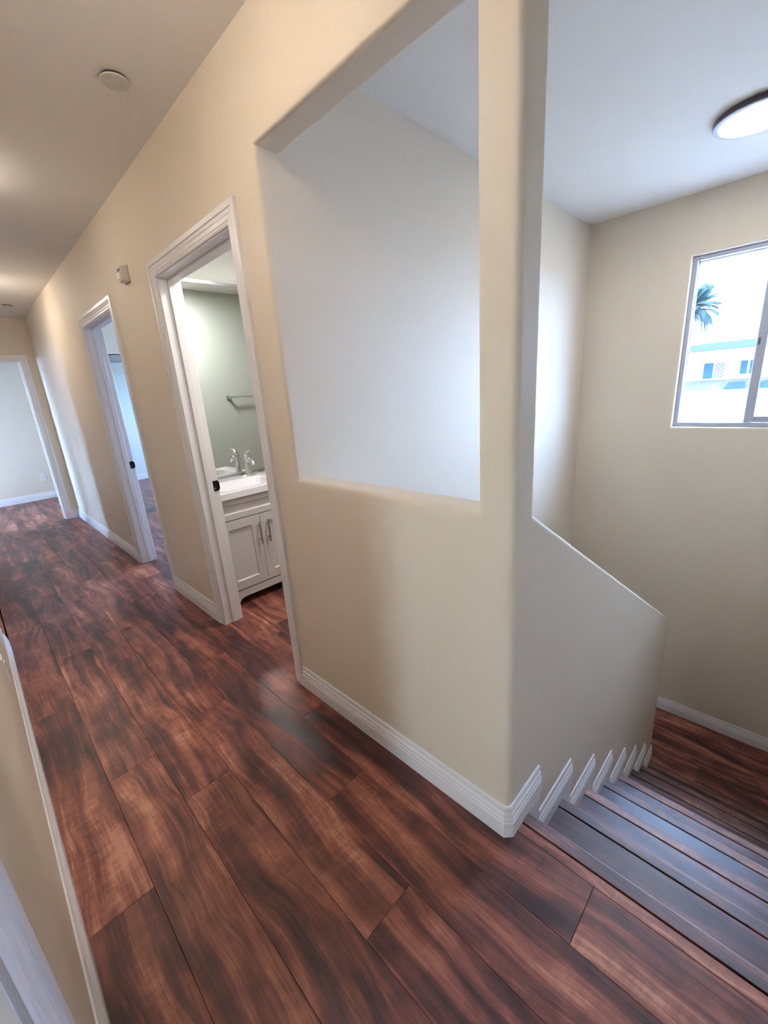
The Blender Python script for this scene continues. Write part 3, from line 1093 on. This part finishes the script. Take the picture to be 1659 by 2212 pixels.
m.rings([oval(.082, .030, Z1), oval(.082, .030, Z1 + .003), oval(.078, .027, Z1 + .007), oval(.03, .02, Z1 + .0085)])
m.build('base_plate', 'chrome', fa, smooth=True)
MB().lathe([(.027, .007), (.025, .014), (.0215, .03), (.020, .07), (.0205, .115), (.0225, .140), (.0225, .152), (.021, .158), (.017, .163)],
           24, (FX, FY, Z1)).build('body', 'chrome', fa, smooth=True)
m = MB()
sp = [(FX, FY - .010, Z1 + .112), (FX, FY - .035, Z1 + .128), (FX, FY - .062, Z1 + .130), (FX, FY - .085, Z1 + .120), (FX, FY - .098, Z1 + .103), (FX, FY - .101, Z1 + .088)]
m.tube(sp, [.016, .0155, .015, .0145, .014, .0135], 16)
m.build('spout', 'chrome', fa, smooth=True)
m = MB()
lv = [(FX, FY + .010, Z1 + .160), (FX, FY - .012, Z1 + .176), (FX, FY - .045, Z1 + .192), (FX, FY - .080, Z1 + .203)]
m.tube(lv, [.017, .013, .007, .004], 14)
m.build('lever', 'chrome', fa, smooth=True)

# wall mirror
mi = empty('wall_mirror', (1.0, BY, Z1))
tag(mi, 'large frameless mirror above the vanity in the bathroom', 'mirror')
boxobj('glass', 'mirror_glass', (.13, 1.75, BY - .006, BY - .0005, Z1 + .014, 2.178), mi)
boxobj('top_channel', 'aluminium', (.13, 1.75, BY - .011, BY - .0005, 2.176, 2.196), mi)
boxobj('bottom_channel', 'aluminium', (.13, 1.75, BY - .010, BY - .0005, Z1 + .002, Z1 + .018), mi)

# towel bar on the near bathroom wall, seen in the mirror
tb = empty('towel_bar', (1.65, Q + .118, 1.42))
tag(tb, 'chrome towel bar reflected in the bathroom mirror', 'towel bar')
yw = Q + .118
for x in (1.36, 1.92):
    p = boxobj('post', 'chrome', (x - .022, x + .022, yw, yw + .012, 1.395, 1.439), tb, .002, 1)
    boxobj('arm', 'chrome', (x - .012, x + .012, yw + .010, yw + .070, 1.405, 1.429), p, .002, 1)
boxobj('bar', 'chrome', (1.372, 1.908, yw + .050, yw + .066, 1.409, 1.425), tb, .002, 1)

# ------------------------------------------------------------------ mirrored closet doors
cl = empty('mirrored_closet_doors', (1.6, CY + .04, 0))
tag(cl, 'sliding mirrored closet doors inside the second doorway', 'closet doors')
boxobj('top_track', 'aluminium', (.252, 3.098, CY - .004, CY + .07, 1.955, 2.020), cl)
boxobj('bottom_track', 'aluminium', (.252, 3.098, CY - .004, CY + .07, 0.001, .014), cl)
for k, (xa, xb, yy) in enumerate(((.255, 1.70, CY + .006), (1.66, 3.095, CY + .036))):
    for nm, b in (('stile', (xa, xa + .022, yy, yy + .022, .016, 1.954)), ('stile', (xb - .022, xb, yy, yy + .022, .016, 1.954)),
                  ('rail', (xa + .022, xb - .022, yy, yy + .022, .016, .045)), ('rail', (xa + .022, xb - .022, yy, yy + .022, 1.930, 1.954))):
        boxobj(nm, 'aluminium', b, cl)
    boxobj('mirror_panel', 'mirror_glass', (xa + .022, xb - .022, yy + .006, yy + .012, .045, 1.930), cl)

# ------------------------------------------------------------------ outdoors
gm = MB().box(-70, 110, -90, 90, -3.6, -3.4)
o = gm.build('ground', 'concrete')
struct(o, 'pale paved ground outside', 'ground')
CX, CYc, CZ = -.9073, -.4693, 1.3864


def at(dy, dz, dist):
    return (CX + dist, CYc + dy * dist, CZ + dz * dist)


bd = empty('neighbour_building', (31, 5, -3.4))
tag(bd, 'white neighbouring building with grey shingle roof seen through the window', 'building')
XB = 30.1
yl, yr = 12.0, -14.0
zt = 2.06
m = MB().box(XB, XB + 8, yr, 4.52, -3.4, zt)
m.build('wall', 'stucco', bd)
m = MB().box(XB + .9, XB + 8, 4.52, yl, -3.4, zt - .1)
m.build('wall', 'stucco', bd)
m = MB()
m.rings([[(XB - .55, yr - .5, zt + .02), (XB - .55, 4.9, zt + .02), (XB - .55, 4.9, zt + .14), (XB - .55, yr - .5, zt + .14)],
         [(XB + 4.2, yr - .5, zt + .60), (XB + 4.2, 4.9, zt + .60), (XB + 4.2, 4.9, zt + .72), (XB + 4.2, yr - .5, zt + .72)]])
m.build('roof', 'shingle_upper', bd)
m = MB()
m.rings([[(XB + .35, 4.9, zt - .08), (XB + .35, yl, zt - .08), (XB + .35, yl, zt + .02), (XB + .35, 4.9, zt + .02)],
         [(XB + 4.2, 4.9, zt + .58), (XB + 4.2, yl, zt + .58), (XB + 4.2, yl, zt + .68), (XB + 4.2, 4.9, zt + .68)]])
m.build('roof', 'shingle_upper', bd)
m = MB().box(XB - .60, XB - .54, yr - .5, 4.95, zt - .10, zt + .10)
m.build('fascia', 'ext_white', bd)


def ext_window(y0, y1, z0, z1, lattice=False):
    f = boxobj('window', 'ext_white', (XB - .05, XB + .02, y0, y1, z0, z1), bd)
    ymid = (y0 + y1) / 2
    boxobj('pane', 'ext_glass', (XB - .06, XB - .04, ymid + .04, y1 - .06, z0 + .06, z1 - .06), f)
    boxobj('pane', 'ext_glass', (XB - .06, XB - .04, y0 + .06, ymid - .04, z0 + .06, z1 - .06), f)
    if lattice:
        m = MB()
        wy, wz = ymid - .04 - (y0 + .06), z1 - z0 - .12
        k = -wz
        for sgn_ in (1, -1):
            t = .0
            s0 = -wz
            while s0 < wy:
                a, b = max(s0, 0), min(s0 + wz, wy)
                if b > a:
                    za_, zb_ = (a - s0), (b - s0)
                    if sgn_ < 0:
                        za_, zb_ = wz - za_, wz - zb_
                    m.tube([(XB - .066, y0 + .06 + a, z0 + .06 + za_), (XB - .066, y0 + .06 + b, z0 + .06 + zb_)], .006, 4)
                s0 += .17
        m.build('lattice', 'ext_white', f, merge=False)
    return f


ext_window(CYc + .1125 * 31, CYc + .1480 * 31, CZ - .0250 * 31, CZ + .0068 * 31, True)
ext_window(CYc + .0690 * 31, CYc + .0955 * 31, CZ - .0200 * 31, CZ + .0070 * 31)
ext_window(CYc - .010 * 31, CYc + .0255 * 31, CZ - .0200 * 31, CZ + .0070 * 31)
# lower roof in front of it
m = MB()
zA, zB = CZ - .0252 * 31, CZ - .0540 * 27.5
m.rings([[(XB, yr, zA), (XB, yl, zA), (XB, yl, zA - .15), (XB, yr, zA - .15)],
         [(CX + 27.5, yr, zB), (CX + 27.5, yl, zB), (CX + 27.5, yl, zB - .15), (CX + 27.5, yr, zB - .15)]])
m.build('lower_roof', 'shingle_lower', bd)
m = MB()


def lroof(dy, f):
    """point on the lower roof: f=0 at its top, 1 at its eave"""
    dist = 31 + (27.5 - 31) * f
    return Vector((CX + dist, CYc + dy * dist, zA + (zB - zA) * f + .06))


for (a, b, c, d) in ((.1060, .0830, .0830, .1150), (.0700, .0600, .0600, .0720), (.0590, .0400, .0400, .0600)):
    m = MB()
    q = [lroof(a, .35), lroof(b, .35), lroof(c, .90), lroof(d, .90)]
    m.rings([[tuple(v) for v in q], [tuple(v + Vector((0, 0, .06))) for v in q]])
    m.build('roof_panel', 'ext_panel', bd)
p0 = lroof(.1600, .93)
m = MB().box(p0.x - .15, p0.x + .15, p0.y - .18, p0.y + .18, p0.z - .1, p0.z + .12)
m.build('roof_vent', 'ext_panel', bd)
p0 = lroof(.1265, .9)
m = MB().lathe([(.06, -.2), (.06, .30), (.10, .31), (.10, .38), (.02, .40)], 12, tuple(p0))
m.build('vent_pipe', 'ext_white', bd, smooth=True)

nb = empty('white_wall_building', (22, 2, -3.4))
tag(nb, 'bright white low building in front of the shingled roof outside', 'building')
zN = CZ - .0545 * 22
m = MB().box(CX + 22, CX + 27.3, -12, 11, -3.4, zN - .05)
m.build('wall', 'ext_white', nb)
m = MB().box(CX + 21.9, CX + 27.3, -12.1, 11.1, zN - .10, zN)
m.build('parapet_cap', 'ext_white', nb)
for k in range(9):
    z = zN - .28 - k * .19
    boxobj('siding_board', 'ext_white', (CX + 21.94, CX + 22.0, -12, CYc + .078 * 22, z - .165, z), nb)

# palm
PD = 40.0
pc = Vector(at(.1800, .1000, PD))
pm = empty('palm_tree', (pc.x, pc.y, -3.4))
tag(pm, 'palm tree with arching fronds at the left side of the window', 'tree')
m = MB()
m.tube([(pc.x, pc.y, -3.4), (pc.x + .05, pc.y, 0), (pc.x, pc.y, pc.z)], [.30, .24, .22], 12)
m.build('trunk', 'palm_bark', pm, smooth=True)


def frond_mesh(L_, droop):
    m = MB()
    n = 14
    pts = []
    for i in range(n + 1):
        t = i / n
        pts.append(Vector((L_ * t * (1 - .12 * t), 0, L_ * (.30 * t - droop * t * t))))
    m.tube([tuple(p) for p in pts], [.022 * (1 - .8 * i / n) + .004 for i in range(n + 1)], 5)
    for i in range(2, n + 1):
        for sub in (0, .5):
            t = (i - sub) / n
            p = Vector((L_ * t * (1 - .12 * t), 0, L_ * (.30 * t - droop * t * t)))
            ll = L_ * .34 * math.sin(math.pi * min(.97, .12 + .82 * t)) + .08
            for s in (-1, 1):
                tip = p + Vector((ll * .75, s * ll * .55, -ll * .40))
                w = Vector((.032, 0, 0.012))
                mid = (p + tip) / 2 + Vector((0, 0, ll * .08))
                a = [p - w, p + w, mid + w * 1.2, tip, mid - w * 1.2]
                m.poly([tuple(v) for v in a])
    return m


fm = []
for L_, dr_ in ((2.0, .30), (1.9, .62), (1.7, 1.0)):
    o = frond_mesh(L_, dr_).build('frond', 'palm_leaf', None, merge=False)
    fm.append(o.data)
    bpy.data.objects.remove(o)
rf = random.Random(11)
for i in range(72):
    t = i / 72
    o = bpy.data.objects.new('frond', fm[0 if t < .33 else (1 if t < .7 else 2)])
    COL.objects.link(o)
    o.parent = pm
    o.location = (0, 0, pc.z + 3.4 + rf.uniform(-.08, .08))
    pitch = math.radians(-62 + 82 * t + rf.uniform(-8, 8))
    o.rotation_euler = (rf.uniform(-.25, .25), pitch, i * 2.39996 + rf.uniform(-.2, .2))
    o.scale = (rf.uniform(.9, 1.1),) * 3
